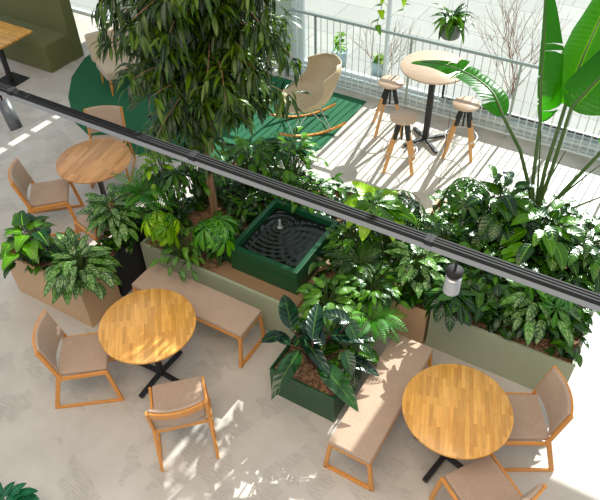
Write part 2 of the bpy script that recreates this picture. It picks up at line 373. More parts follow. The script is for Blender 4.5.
# railing
rail = thing('railing', 'pale metal railing with thin upright bars in front of the large window', 'railing', (-4.95, 7.8, 0))
m = MB(); m.tube([(0.0, 0, .02), (0.0, 0, .95), (.03, 0, 1.05), (.12, 0, 1.1), (8.1, 0, 1.1)], .021, 10); m.build('handrail', M['white_metal'], rail)
m = MB(); m.box((.02, -.012, .07), (8.1, .012, .095)); m.build('bottom_rail', M['baluster'], rail)
for k in range(6):
    m = MB(); m.box((.52+k*1.46-.016, -.01, 0), (.52+k*1.46+.016, .01, 1.09)); m.build('post', M['white_metal'], rail)
bmesh0 = MB(); bmesh0.tube([(0, 0, .08), (0, 0, 1.09)], .0075, 6); b0 = bmesh0.build('baluster', M['baluster'], rail); b0.location = (.1, 0, 0)
for k in range(1, 78):
    x = .1+k*.102
    if abs(((x-.52+.73) % 1.46)-.73) < .03: continue
    c = b0.copy(); COL.objects.link(c); c.location = (x, 0, 0)

# ---------------------------------------------------------------- furniture
def cushion(name, a, b, mat, parent, bev=.018, M4=None):
    m = MB(); m.box(a, b, M4); return m.build(name, mat, parent, bevel=bev, seg=4)
def make_chair():
    t = thing('dining_chair', 'x', 'chair')
    for s_ in (-1, 1):
        y = .225*s_; m = MB()
        m.bar((-.315, y+.012*s_, .0), (-.185, y, .46), .022, .04, (1, 0, 0))
        m.bar((-.19, y, .44), (-.275, y, .80), .022, .034, (1, 0, 0)); m.build('rear_leg', M['oak'], t, bevel=.004)
        m = MB(); m.bar((.27, y+.012*s_, 0), (.215, y, .43), .022, .036, (1, 0, 0)); m.build('front_leg', M['oak'], t, bevel=.004)
        m = MB(); m.bar((-.2, y, .405), (.225, y, .425), .022, .04); m.build('seat_rail', M['oak'], t, bevel=.004)
        m = MB(); m.bar((-.31, y+.012*s_, .013), (.275, y+.012*s_, .013), .022, .026); m.build('floor_runner', M['oak'], t, bevel=.004)
    m = MB(); m.bar((-.195, -.22, .41), (-.195, .22, .41), .02, .045); m.build('rear_rail', M['oak'], t, bevel=.004)
    cushion('seat', (-.205, -.205, .415), (.225, .205, .462), M['taupe'], t, .016)
    # curved backrest: pad in front of a bent oak rail
    def back(r0, r1, z0, z1, mat, nm, bev, par=t):
        m = MB(); k = 8; vs = []
        for i in range(k+1):
            y = -.212+.424*i/k; dx = -.045*(1-(y/.212)**2)
            for (zz) in (z0, z1):
                xc = -.185-.085*(zz-.44)/.36+dx
                vs += [(xc+r0, y, zz), (xc+r1, y, zz)]
        fs = []
        for i in range(k):
            a = i*4; b = a+4
            fs += [(a, b, b+1, a+1), (a+2, a+3, b+3, b+2), (a, a+2, b+2, b), (a+1, b+1, b+3, a+3)]
        fs += [(0, 1, 3, 2), (k*4, k*4+2, k*4+3, k*4+1)]
        m.add(vs, fs); o = m.build(nm, mat, par, bevel=bev, seg=3)
        return o
    pad = back(.0, .03, .50, .81, M['taupe'], 'backrest', .010)
    back(-.022, -.001, .70, .80, M['oak'], 'back_rail', .004, pad)
    return t
ch = make_chair()
chairs = [((-3.585, 2.10), 38, 'oak chair with taupe seat left of the front left round table, beside the tan planter'),
          ((-2.52, 2.11), 134, 'oak chair seen from behind at the near side of the front left round table'),
          ((-.053, 3.376), 210, 'oak chair right of the front right round table, in front of the sage planter'),
          ((-.075, 2.645), 146, 'oak chair cut by the bottom photo edge, near side of the front right round table'),
          ((-5.56, 3.60), 42, 'oak chair with grey seat left of the pale back round table'),
          ((-5.63, 4.64), -55, 'oak chair behind the pale back round table, partly behind the light track'),
          ((-4.67, 3.55), 168, 'oak chair mostly hidden by leaves between the pale back table and tan planter')]
for i, ((x, y), a, lb) in enumerate(chairs):
    o = ch if i == 0 else copy_tree(ch)
    place(o, (x, y, 0), R(a), lb); o['group'] = 'oak chairs with upholstered seats'

def make_table(mat, grain):
    t = thing('round_table', 'x', 'table')
    m = MB(); m.lathe([(.0, .725), (.405, .725), (.42, .731), (.42, .745), (.415, .75), (0, .75)], n=72); m.build('tabletop', mat, t).rotation_euler = (0, 0, R(grain))
    m = MB(); m.tube([(0, 0, .05), (0, 0, .724)], .032, 12); m.build('column', M['black'], t)
    for k in range(4):
        a = k*PI/2+.0; m = MB(); m.bar((0, 0, .045), (.30*math.cos(a), .30*math.sin(a), .022), .045, .03); m.build('foot', M['black'], t, bevel=.004)
    return t
t1 = place(make_table(M['oak_top'], -50), (-3.093, 2.476, 0), R(0), 'round oak table with black pedestal in front of the long bench by the pool')
t2 = place(make_table(M['oak_top'], -58), (-.47, 3.0, 0), R(-12), 'round oak table with black pedestal at the lower right beside the sunlit bench')
t3 = place(make_table(M['oak_top3'], 66), (-5.19, 4.05, 0), R(0), 'pale round oak table on black pedestal left of the fern')
for t in (t1, t2, t3): t['group'] = 'round oak dining tables'

def make_bench(L_, W_, label, loc, rz):
    t = thing('bench', label, 'bench', loc, rz, 'upholstered oak benches')
    cushion('seat', (-L_/2, -W_/2, .405), (L_/2, W_/2, .455), M['taupe'], t, .012)
    for s_ in (-1, 1):
        m = MB(); m.bar((-L_/2, s_*(W_/2-.012), .385), (L_/2, s_*(W_/2-.012), .385), .024, .04); m.build('side_rail', M['oak'], t, bevel=.004)
        x = s_*(L_/2-.02)
        m = MB(); m.bar((x, -W_/2, .385), (x, W_/2, .385), .03, .04); m.build('end_rail', M['oak'], t, bevel=.004)
        m = MB(); m.bar((x, -W_/2-.035, .013), (x, W_/2+.035, .013), .03, .026); m.build('floor_runner', M['oak'], t, bevel=.004)
        for q in (-1, 1):
            m = MB(); m.bar((x+.0*s_, q*(W_/2+.03), .0), (x, q*(W_/2-.015), .40), .03, .034, (0, 1, 0)); m.build('leg', M['oak'], t, bevel=.004)
    return t
make_bench(1.30, .35, 'long taupe upholstered oak bench against the planter under the pool', (-3.12, 3.13, 0), 0)
make_bench(1.26, .37, 'taupe upholstered oak bench with sun flecks between the green box and right table', (-1.09, 3.045, 0), R(90))

# high table and stools
t = thing('high_table', 'high round bar table on black pedestal in front of the railing', 'table', (-2.42, 7.23, 0))
m = MB(); m.lathe([(0, 1.08), (.41, 1.08), (.42, 1.085), (.42, 1.1), (.416, 1.104), (0, 1.104)], n=64); m.build('tabletop', M['top_pale'], t)
m = MB(); m.box((-.035, -.035, .04), (.035, .035, 1.08)); m.build('column', M['black'], t, bevel=.005)
for k in range(4):
    a = R(-39)+k*PI/2; m = MB(); m.bar((0, 0, .045), (.32*math.cos(a), .32*math.sin(a), .02), .045, .03); m.build('foot', M['black'], t, bevel=.004)
def make_stool():
    t = thing('bar_stool', 'x', 'stool')
    m = MB(); m.lathe([(0, .705), (.15, .705), (.168, .715), (.172, .728), (.165, .738), (0, .74)], n=40); m.build('seat', M['top_pale'], t)
    m = MB(); m.tube([(0, 0, .40), (0, 0, .705)], .013, 10); m.lathe([(.0, .655), (.06, .66), (.06, .70), (0, .704)], n=20); m.build('screw_post', M['black'], t)
    for k in range(4):
        a = PI/4+k*PI/2; c, s_ = math.cos(a), math.sin(a)
        def at(z): r_ = .055+(.66-z)/.66*.20; return (r_*c, r_*s_, z)
        m = MB(); m.bar(at(0), at(.47), .03, .036, (c, s_, 0)); lg = m.build('leg', M['oak_pale'], t, bevel=.004)
        m = MB(); m.bar(at(.45), at(.69), .038, .044, (c, s_, 0)); m.build('bracket', M['black'], lg, bevel=.004)['label'] = 'black cast bracket'
    m = MB(); m.tube([(.205*math.cos(2*PI*k/32), .205*math.sin(2*PI*k/32), .26) for k in range(32)], .006, 6, closed=True); m.build('footrest', M['chrome'], t)
    return t
s0 = make_stool()
for i, (x, y, a, lb) in enumerate([(-2.50, 6.56, 20, 'dark-topped oak bar stool nearest the camera, left of the high table base'),
                               (-2.98, 7.24, 30, 'oak bar stool left of the high table, next to the rocking chair'),
                               (-1.94, 7.20, 15, 'oak bar stool right of the high table, under the arching banana leaf')]):
    o = s0 if i == 0 else copy_tree(s0); place(o, (x, y, 0), R(a), lb); o['group'] = 'swivel bar stools round the high table'

# rocking chair
t = thing('rocking_chair', 'beige moulded shell rocking chair on oak runners standing on the green rug', 'rocking chair', (-3.98, 6.78, 0), R(225))
t.scale = (1.1, 1.1, 1.1)
prof = [(.28, .385, .24, .02), (.22, .36, .28, .05), (.09, .345, .32, .12), (-.06, .345, .34, .20), (-.17, .38, .34, .27), (-.25, .47, .33, .26), (-.30, .56, .33, .20), (-.345, .68, .30, .11), (-.385, .80, .24, .04), (-.40, .86, .14, .0)]
vs = []; nt_ = 14
for i, (fx, z, hw, rise) in enumerate(prof):
    wing = .0 if i < 4 else .22*min(1, (i-3)/3)
    for k in range(nt_+1):
        q = -1+2*k/nt_
        vs.append((fx+wing*abs(q)**2.5*(1 if i < 8 else .4), hw*math.sin(q*PI/2*.96), z+rise*abs(q)**2.6))
fs = [(i*(nt_+1)+k, i*(nt_+1)+k+1, (i+1)*(nt_+1)+k+1, (i+1)*(nt_+1)+k) for i in range(len(prof)-1) for k in range(nt_)]
m = MB(); m.add(vs, fs, smooth=True); o = m.build('shell', M['shell'], t)
sb = o.modifiers.new('s', 'SUBSURF'); sb.levels = 1; sb.render_levels = 2; md = o.modifiers.new('solid', 'SOLIDIFY'); md.thickness = .014; md.offset = -1
for s_ in (-1, 1):
    m = MB(); arc = [(x/10*.43, .225*s_, .018+.10*(x/10*.43)**2/.185) for x in range(-10, 11)]
    for a, b in zip(arc, arc[1:]): m.bar(a, b, .028, .022)
    m.build('runner', M['oak'], t)
m = MB()
for s_ in (-1, 1):
    for x in (-.24, .24): m.tube([(x, .225*s_, .05), (x*.45, .12*s_, .36)], .006, 6); m.tube([(x, .225*s_, .05), (-x*.3, .05*s_, .36)], .005, 6)
for x in (-.24, .24): m.tube([(x, -.225, .05), (x, .225, .05)], .005, 6)
m.build('wire_base', M['chrome'], t)

# lounge chair
t = thing('lounge_chair', 'beige tufted lounge chair with tapered wooden legs left of the tree', 'armchair', (-7.0, 6.42, 0), R(-28))
cushion('seat', (-.25, -.31, .26), (.26, .34, .42), M['beige'], t, .04)
Mb = Matrix.Translation((-.24, 0, .36)) @ Matrix.Rotation(R(-14), 4, 'Y')
bk = cushion('backrest', (-.07, -.34, 0), (.07, .34, .42), M['beige'], t, .04, Mb)
for y in (-.15, .15):
    m = MB(); m.lathe([(0, .008), (.012, .005), (.014, 0)], n=12, c=Mb @ Vector((.072, y, .25)), axis=Mb.to_3x3() @ Vector((1, 0, 0))); m.build('button', M['taupe'], bk)
for x in (-.2, .2):
    for y in (-.25, .25): m = MB(); m.tube([(x*1.12, y*1.08, 0), (x, y, .27)], [.012, .024], 10); m.build('leg', M['oak'], t)

# banquette and square table
t = thing('banquette', 'olive green velvet banquette with tall backrest in the upper left corner', 'sofa', (-8.25, 6.13, 0))
cushion('seat_base', (-3.2, 0, 0), (0, .52, .46), M['olive'], t, .03)
m = MB(); prof = [(.46, 0), (.70, 0), (.70, 1.5), (.52, 1.5)]
vs = [(x, y, z) for x in (-3.2, .02) for y, z in prof]
m.add(vs, [(0, 1, 2, 3), (7, 6, 5, 4)]+[(i, 4+i, 4+(i+1) % 4, (i+1) % 4) for i in range(4)]); m.build('backrest', M['olive'], t, bevel=.02, seg=4)
t = thing('square_table', 'square oak table on black pedestal in front of the olive banquette', 'table', (-8.66, 5.66, 0))
m = MB(); m.box((-.38, -.38, .72), (.38, .38, .75)); m.build('tabletop', M['oak_top'], t, bevel=.004)
m = MB(); m.tube([(0, 0, .01), (0, 0, .72)], .04, 12); m.build('column', M['black'], t)
m = MB(); m.box((-.2, -.2, 0), (.2, .2, .012)); m.build('base_plate', M['black'], t, bevel=.003)

# ---------------------------------------------------------------- planters
def planter(name, x0, x1, y0, y1, h, mat, label, wall=.03, fill=.05, extra=None):
    t = thing(name, label, 'planter', (x0, y0, 0)); a, b = x1-x0, y1-y0
    m = MB(); o_ = [(0, 0), (a, 0), (a, b), (0, b)]; i_ = [(wall, wall), (a-wall, wall), (a-wall, b-wall), (wall, b-wall)]
    vs = [(x, y, 0) for x, y in o_]+[(x, y, h) for x, y in o_]+[(x, y, h) for x, y in i_]+[(x, y, h-.2 if h > .25 else .02) for x, y in i_]
    fs = [(3, 2, 1, 0)]+[(i, (i+1) % 4, 4+(i+1) % 4, 4+i) for i in range(4)]+[(4+i, 4+(i+1) % 4, 8+(i+1) % 4, 8+i) for i in range(4)]+[(8+i, 8+(i+1) % 4, 12+(i+1) % 4, 12+i) for i in range(4)]+[(12, 13, 14, 15)]
    m.add(vs, fs); m.build('box', mat, t, bevel=.003)
    m = MB(); nx, ny = max(2, int(a/.08)), max(2, int(b/.08))
    vs = [(wall+(a-2*wall)*i/nx, wall+(b-2*wall)*j/ny, h-fill+random.uniform(-.008, .008)) for j in range(ny+1) for i in range(nx+1)]
    m.add(vs, [(j*(nx+1)+i, j*(nx+1)+i+1, (j+1)*(nx+1)+i+1, (j+1)*(nx+1)+i) for j in range(ny) for i in range(nx)], smooth=True); m.build('soil', M['soil'], t)
    return t
planter('planter', -5.12, -4.06, 2.58, 3.02, .56, M['tan'], 'tan planter box behind the left chair, full of striped leaves')
planter('planter', -4.31, -4.07, 3.06, 3.95, .56, M['black_box'], 'black planter box in the gap between the tan planter and the sage planter')
planter('planter', -4.04, -1.66, 3.42, 5.25, .5, M['sage'], 'long sage green planter behind the bench holding the tree and the pool')
planter('planter', -1.64, -1.10, 3.98, 5.6, .5, M['tan'], 'tan planter section at the head of the sunlit bench')
planter('planter', -1.08, .22, 4.03, 5.95, .5, M['sage'], 'sage green planter at the right behind the round table, holding the banana plant')
planter('planter', -2.09, -1.44, 2.83, 3.37, .36, M['dgreen'], 'low dark green planter box on the floor between the two benches', wall=.02)

# pool basin
t = thing('water_basin', 'dark green square water basin with rippling black water set in the sage planter', 'fountain', (-2.64, 4.03, 0))
a, b, h0, h1, wl = .38, .42, .2, .77, .05
m = MB(); o_ = [(-a, -b), (a, -b), (a, b), (-a, b)]; i_ = [(-a+wl, -b+wl), (a-wl, -b+wl), (a-wl, b-wl), (-a+wl, b-wl)]
vs = [(x, y, h0) for x, y in o_]+[(x, y, h1) for x, y in o_]+[(x, y, h1) for x, y in i_]+[(x, y, h0+.2) for x, y in i_]
fs = [(3, 2, 1, 0)]+[(i, (i+1) % 4, 4+(i+1) % 4, 4+i) for i in range(4)]+[(4+i, 4+(i+1) % 4, 8+(i+1) % 4, 8+i) for i in range(4)]+[(8+i, 8+(i+1) % 4, 12+(i+1) % 4, 12+i) for i in range(4)]+[(12, 13, 14, 15)]
m.add(vs, fs); m.build('basin', M['dgreen'], t, bevel=.004)
m = MB(); m.box((-.50, -.56, .455), (.45, .5, .475)); m.build('base_shelf', plain('shelf_brown', rgb(146, 116, 84), .5, noise=.06), t, bevel=.003)
m = MB(); nx = 90; ax, by = a-wl, b-wl; vs = []
cx0, cy0 = -.14, .12
for j in range(nx+1):
    for i in range(nx+1):
        x = -ax+2*ax*i/nx; y = -by+2*by*j/nx; r_ = math.hypot(x-cx0, y-cy0); r2 = math.hypot(x-.22, y+.1)
        vs.append((x, y, .70+.0032*math.sin(r_*105)*math.exp(-r_*2.2)+.0016*math.sin(r2*70+1)+.0008*math.sin(x*60+y*35)))
m.add(vs, [(j*(nx+1)+i, j*(nx+1)+i+1, (j+1)*(nx+1)+i+1, (j+1)*(nx+1)+i) for j in range(nx) for i in range(nx)], smooth=True); wat = m.build('water', M['water'], t)
m = MB(); m.lathe([(.03, 0), (.018, .012), (.010, .05), (.013, .085), (.006, .10), (0, .102)], (cx0, cy0, .70), 14); m.build('water_jet', M['jet'], wat)

# ---------------------------------------------------------------- lighting track with spots
TY, TZ = 2.71, 2.6
t = thing('lighting_track', 'long grey and black ceiling lighting track crossing the whole picture', 'track light', (-9, TY, TZ))
m = MB(); m.box((0, -.026, -.062), (12, .026, -.005)); m.build('rail_body', M['trackgrey'], t, bevel=.003)
m = MB(); m.box((0, -.027, -.02), (12, .027, .0)); m.build('rail_cover', M['trackblack'], t, bevel=.002)
for y in (-.021, 0, .021): m = MB(); m.box((0, y-.005, -.001), (12, y+.006, .010)); m.build('rail_strip', M['trackblack'], t)
for px, py in ((13, 90), (192, 157), (430, 240)):
    x = P(px, py, TZ).x+9
    m = MB(); m.box((x-.025, -.034, -.02), (x+.025, .034, .014)); m.tube([(x, 0, .02), (x, 0, 3.4)], .0012, 5); m.build('hanger', M['trackblack'], t)
def spot(loc, axis, r_, L_, label, mat, ribs=True):
    t = thing('spotlight', label, 'spotlight', loc)
    ax = Vector(axis).normalized()
    mm = MB(); mm.lathe([(0, 0), (r_*1.03, 0), (r_*1.03, .03), (0, .031)], c=tuple(-ax*.028), axis=tuple(-ax), n=32); mm.build('rear_cap', M['trackblack'], t)
    mm = MB(); prof = []; k = 7
    if not ribs: prof = [(r_, 0)]
    for i in range(k if ribs else 0): prof += [(r_, L_*i/k), (r_, L_*(i+.7)/k), (r_*.95, L_*(i+.75)/k), (r_*.95, L_*(i+.95)/k)]
    mm.lathe([(0, 0)]+prof+[(r_, L_), (r_*.8, L_)], axis=tuple(ax), n=32); mm.build('housing', mat, t)
    mm = MB(); mm.tube([(0, 0, .0), (0, 0, TZ-.07-loc[2])], .008, 8); mm.build('arm', M['trackblack'], t)
    return t
spot((P(456, 255, TZ).x, TY, 2.38), (0, 0, -1), .048, .115, 'short silver cylinder spotlight hanging over the right planter', M['silver'])
sp2 = spot((P(2, 96, 2.5).x, TY, 2.47), (.34, -.1, -.75), .05, .24, 'dark grey cylinder spotlight hanging at the left photo edge', plain('spot_grey', rgb(88, 90, 94), .4, .3), ribs=False)
# ---------------------------------------------------------------- plants
def rnd(a, b): return random.uniform(a, b)
def dirv(az, el): return Vector((math.cos(az)*math.cos(el), math.sin(az)*math.cos(el), math.sin(el)))
def arch(p0, p1, lift=.1, n=5, bow=0.):
    p0, p1 = Vector(p0), Vector(p1)
    return [p0.lerp(p1, i/n)+Vector((0, 0, lift*math.sin(PI*i/n))) for i in range(n+1)]
def finish(t, fol, stm, lm, sm='stem'):
    if fol.v: fol.build('foliage', lm, t)
    if stm.v: stm.build('stem', M[sm], t)
def bushy(name, label, base, c, spread, n, L, W_, mat, shape='ovate', droop=.9, el=(0.1, 1.2), wave=.05, cat='plant', fold=.22, tilt=0.3, sm='stem', group=None):
    """leaves on petioles rising from base and fanning round the crown centre c"""
    t = thing(name, label, cat, base, group=group); f, s = MB(), MB(); b = Vector(base); c = Vector(c)-b
    for i in range(n):
        az = i*2.39996+rnd(-.4, .4); e = rnd(*el); q = math.cos(e)
        tip = c+Vector((math.cos(az)*q*spread[0], math.sin(az)*q*spread[0], math.sin(e)*spread[1]*rnd(.5, 1.1)-spread[1]*.4))*rnd(.35, 1)
        root = Vector((c.x*.3+rnd(-.05, .05), c.y*.3+rnd(-.05, .05), 0))
        pts = arch(root, tip, .05); s.tube(pts, [.005]*3+[.004]*3, 5, caps=False)
        d = dirv(az+rnd(-.5, .5), e*.6-tilt+rnd(-.2, .3)); k = rnd(.7, 1.15)
        f.leaf(tip, d, L*k, W_*k, shape, droop*rnd(.6, 1.3), fold, 7, wave=wave)
    finish(t, f, s, mat, sm); return t
def umbrella(name, label, base, c, spread, n, nl, L, W_, mat, cat='plant', droop=.7, el=(.0, 1.3), drop=.15, sm='stem', shape='obovate'):
    """schefflera / fatsia: whorls of leaflets on long petioles"""
    t = thing(name, label, cat, base); f, s = MB(), MB(); b = Vector(base); c = Vector(c)-b
    for i in range(n):
        az = i*2.39996+rnd(-.3, .3); e = rnd(*el)
        tip = c+Vector((math.cos(az)*math.cos(e)*spread[0], math.sin(az)*math.cos(e)*spread[0], (math.sin(e)-.4)*spread[1]))*(rnd(.5, 1.) if n > 1 else .0)
        s.tube(arch((c.x*.3, c.y*.3, 0), tip, .06), .006, 5, caps=False)
        r0 = rnd(0, 1); ax = dirv(az, max(.5, e)+.3) if n > 1 else Vector((0, -.3, 1)).normalized()
        a1 = ax.cross(Vector((0, 0, 1))).normalized() if abs(ax.z) < .99 else Vector((1, 0, 0)); a2 = ax.cross(a1)
        for k in range(nl):
            q = 2*PI*k/nl+rnd(-.12, .12)
            d = (a1*math.cos(q)+a2*math.sin(q))-ax*drop
            kk = rnd(.8, 1.1); f.leaf(tip+d*.012, d, L*kk, W_*kk, shape, droop*rnd(.7, 1.2), .2, 6, upv=ax, rnd=min(1, max(0, r0+rnd(-.15, .15))), wave=.04)
    finish(t, f, s, mat, sm); return t
def fern(name, label, base, c, spread, n, L, mat, cat='fern'):
    t = thing(name, label, cat, base); f, s = MB(), MB(); b = Vector(base); c = Vector(c)-b
    for i in range(n):
        az = i*2.39996; e = rnd(.5, 1.3); d = dirv(az, e); p = Vector((c.x*.4, c.y*.4, c.z*.3)); pts = []; T_ = 16; r0 = rnd(0, 1)
        ln = L*rnd(.7, 1.1)
        p = p+Vector((c.x, c.y, c.z))*.4
        sd_ = d.cross(Vector((0, 0, 1))).normalized()
        for k in range(T_+1):
            pts.append(p.copy()); p = p+d*ln/T_; d = (Matrix.Rotation(-rnd(1.3, 1.8)/T_, 3, sd_) @ d).normalized()
        s.tube(pts, [.003]*(T_+1), 4, caps=False)
        for k in range(2, T_+1):
            w_ = .085*L/.4*math.sin(PI*(k/T_)**.8*.96+.06)+.006
            td = (pts[k]-pts[k-1]).normalized()
            for sg in (-1, 1):
                f.leaf(pts[k], sd_*sg+td*.35, w_, .013*L/.4+.004, 'lance', .5, .1, 2, upv=sd_.cross(td)*1.0, rnd=r0)
    finish(t, f, s, mat); return t

def soilz(pl): return .5
def pbase(px, py, zc, z0, box=None, dx=0, dy=0):
    c = P(px, py, zc); b = Vector((c.x+dx, c.y+dy, z0))
    if box: b.x = min(max(b.x, box[0]+.08), box[1]-.08); b.y = min(max(b.y, box[2]+.08), box[3]-.08)
    return b, c
TAN = (-5.12, -4.06, 2.58, 3.02); BLK = (-4.31, -4.07, 3.06, 3.95); SGL = (-4.04, -1.66, 3.42, 5.25); TN2 = (-1.64, -1.1, 3.98, 5.6); SGR = (-1.08, .22, 4.03, 5.95); GRN = (-2.09, -1.44, 2.83, 3.37)
ZL = {id(TAN): .5, id(BLK): .5, id(SGL): .44, id(TN2): .44, id(SGR): .44, id(GRN): .30}
def pb(px, py, zc, box): return pbase(px, py, zc, ZL[id(box)], box)

# tan planter
b, c = pb(78, 262, .82, TAN); bushy('striped_leaf_plant', 'broad striped green and silver leaves spilling from the right of the tan planter', b, c, (.30, .28), 110, .19, .08, M['leaf_agla'], el=(-.4, 1.4))
b, c = pb(28, 236, .85, TAN); bushy('climbing_vine_plant', 'tall loose heart leaved plant in the left end of the tan planter', b, c, (.30, .4), 34, .19, .14, M['leaf_mid'], 'heart', el=(-.3, 1.4))
# black planter
b, c = pb(113, 210, .85, BLK); bushy('striped_leaf_plant', 'striped leaf plant above the black planter gap, left of the bright schefflera', b, c, (.26, .26), 80, .19, .08, M['leaf_agla'], el=(-.3, 1.4))
# sage planter, left to right
b, c = pb(138, 182, 1.0, SGL); fern('fern', 'feathery light green fern right of the pale round table', b, c, (.3, .3), 30, .42, M['leaf_fern'])
b, c = pb(158, 222, .95, SGL); umbrella('schefflera', 'yellow green schefflera drooping over the left end of the sage planter', b, c, (.20, .18), 12, 9, .19, .05, M['leaf_bright'], droop=1.2, drop=.4)
b, c = pb(214, 226, 1.0, SGL); umbrella('schefflera', 'glossy mid green schefflera with broad fingers at the foot of the tree', b, c, (.20, .16), 12, 9, .22, .06, M['leaf_scheff'], droop=.8, drop=.25)
b, c = pb(172, 178, 1.05, SGL); umbrella('schefflera', 'dark schefflera left of the tree trunk below the track', b, c, (.2, .2), 10, 8, .17, .05, M['leaf_dark'])
b, c = pb(185, 245, .68, SGL); bushy('striped_leaf_plant', 'low striped plant trailing over the sage planter edge between the two scheffleras', b, c, (.34, .16), 60, .12, .06, M['leaf_calathea'], el=(-.2, 1.3))
b, c = pb(250, 152, 1.0, SGL); bushy('broadleaf_plant', 'leafy mid green plant behind the left corner of the water basin', b, c, (.34, .3), 60, .16, .08, M['leaf_mid'], el=(-.3, 1.4))
b, c = pb(158, 165, 1.1, SGL); bushy('broadleaf_plant', 'bright small leaved plant between the fern and the tree trunk', b, c, (.22, .25), 50, .13, .06, M['leaf_bright'], el=(-.3, 1.4))
b, c = pb(246, 200, .62, SGL); bushy('broadleaf_plant', 'low dark plant squeezed between tree trunk and water basin', b, c, (.2, .2), 34, .13, .06, M['leaf_dark'])
b, c = pb(305, 188, .85, SGL); bushy('broadleaf_plant', 'low leafy plant behind the water basin under the track', b, c, (.32, .14), 40, .12, .055, M['leaf_mid'])
b, c = pb(330, 300, .75, SGL); bushy('striped_leaf_plant', 'pale striped dumb cane below the right corner of the water basin', b, c, (.26, .2), 46, .18, .085, M['leaf_calathea'])
b, c = pb(360, 255, .88, SGL); fern('fern', 'fine dark fern right of the water basin', b, c, (.3, .3), 34, .36, M['leaf_dark'])
b, c = pb(372, 285, .8, SGL); bushy('broadleaf_plant', 'small leaved dark plant spilling forward right of the water basin', b, c, (.28, .3), 90, .11, .05, M['leaf_mid'])
b, c = pb(352, 235, .85, SGL); bushy('broadleaf_plant', 'leafy green plant at the back right corner of the water basin', b, c, (.25, .2), 40, .14, .07, M['leaf_mid'])
b, c = pb(378, 318, .72, SGL); fern('fern', 'long fronded fern hanging in front of the planter beside the bench head', b, c, (.3, .3), 22, .40, M['leaf_fern'])
b, c = pb(196, 168, 1.0, SGL); bushy('broadleaf_plant', 'leafy green plant directly behind the tree trunk under the track', b, c, (.26, .26), 60, .15, .07, M['leaf_mid'], el=(-.3, 1.4))
# tan section
b, c = pb(416, 262, .85, TN2); bushy('striped_leaf_plant', 'variegated striped plant in the tan planter section under the track', b, c, (.28, .28), 60, .18, .08, M['leaf_agla'])
b, c = pb(376, 206, 1.12, TN2); bushy('monstera', 'bright heart leaved monstera seen above the track beside the pool', b, c, (.28, .25), 26, .24, .18, M['leaf_bright'], 'heart')
b, c = pb(398, 205, 1.05, TN2); umbrella('fatsia', 'fatsia with long fingered leaves reaching over the lit floor left of the banana plant', b, c, (.36, .22), 9, 8, .21, .055, M['leaf_dark'], el=(-.1, 1.0))
b, c = pb(374, 204, 1.28, TN2); umbrella('fatsia', 'large single fatsia whorl with long dark fingers above the track beside the monstera', b, c, (.0, .0), 1, 9, .27, .075, M['leaf_dark'])
# right sage planter
b, c = pb(452, 298, .92, SGR); umbrella('fatsia', 'fatsia with big fingered leaves below the silver spotlight', b, c, (.12, .12), 5, 9, .27, .085, M['leaf_dark'], droop=.6, drop=.1)
b, c = pb(470, 195, 1.0, SGR); umbrella('fatsia', 'dark fatsia at the left foot of the banana plant', b, c, (.3, .3), 10, 8, .19, .055, M['leaf_dark'])
b, c = pb(500, 200, 1.0, SGR); bushy('rubber_plant', 'broad dark leaved rubber plant around the banana stems', b, c, (.34, .34), 56, .27, .14, M['leaf_dark'], el=(-.4, 1.3))
b, c = pb(545, 225, .95, SGR); bushy('rubber_plant', 'glossy broad leaved plant right of the banana stems', b, c, (.34, .32), 52, .26, .13, M['leaf_mid'], el=(-.4, 1.3))
b, c = pb(540, 300, .78, SGR); bushy('striped_leaf_plant', 'silvery striped plant spilling over the front right corner of the sage planter', b, c, (.30, .2), 66, .20, .085, M['leaf_agla'], el=(-.3, 1.3))
b, c = pb(555, 290, .95, SGR); umbrella('schefflera', 'green schefflera under the track near the right photo edge', b, c, (.22, .15), 7, 8, .19, .055, M['leaf_scheff'], drop=.35)
b, c = pb(488, 268, .72, SGR); bushy('broadleaf_plant', 'low mixed greenery in the middle of the right sage planter', b, c, (.40, .2), 90, .14, .06, M['leaf_mid'])
b, c = pb(588, 245, .85, SGR); bushy('peace_lily', 'upright dark leaved plant at the right edge behind the track', b, c, (.25, .32), 50, .24, .09, M['leaf_dark'], el=(0, 1.4))
b, c = pb(510, 305, .62, SGR); bushy('broadleaf_plant', 'small low plant at the front edge of the right sage planter', b, c, (.3, .12), 50, .11, .05, M['leaf_dark'])

def cover(label, box, z0, n, mat, hgt=.2, L=.13, W_=.06, skip=None):
    x0, x1, y0, y1 = box; t = thing('ground_cover', label, 'ground cover', ((x0+x1)/2, (y0+y1)/2, z0)); f = MB(); s = MB(); o_ = Vector(t.location)
    for i in range(n):
        x, y = rnd(x0+.03, x1-.03), rnd(y0+.03, y1-.03)
        if abs(x+3.6) < .12 and y < 4.25 and len(label) > 60: continue
        if skip and skip[0] < x < skip[1] and skip[2] < y < skip[3]: continue
        h = hgt*rnd(.3, 1.1); p = Vector((x, y, z0))-o_; az = rnd(0, 6.3); q = p+Vector((math.cos(az)*.04, math.sin(az)*.04, h))
        for k in range(3): f.leaf(q-Vector((0, 0, .04*k)), dirv(az+k*2.1+rnd(-.4, .4), rnd(-.1, .8)), L*rnd(.7, 1.2), W_*rnd(.8, 1.2), 'ovate', rnd(.5, 1.2), .2, 5)
    finish(t, f, s, M[mat]); return t
PS = (-3.12, -2.22, 3.30, 4.5)
cover('dense dark undergrowth carpeting the long sage planter round the tree and basin', (-4.04, -1.66, 3.55, 5.25), .44, 620, 'leaf_dark', .26, skip=PS)
cover('dense undergrowth carpeting the tan planter section at the bench head', TN2, .44, 160, 'leaf_mid', .25)
cover('dense dark undergrowth below the banana plant in the right planter', (-1.05, .20, 4.07, 5.9), .44, 560, 'leaf_dark', .28)
cover('low dark leaves filling the tan planter box behind the left chair', TAN, .5, 60, 'leaf_dark', .16)
cover('low dark leaves filling the narrow black planter box', BLK, .5, 40, 'leaf_dark', .16)
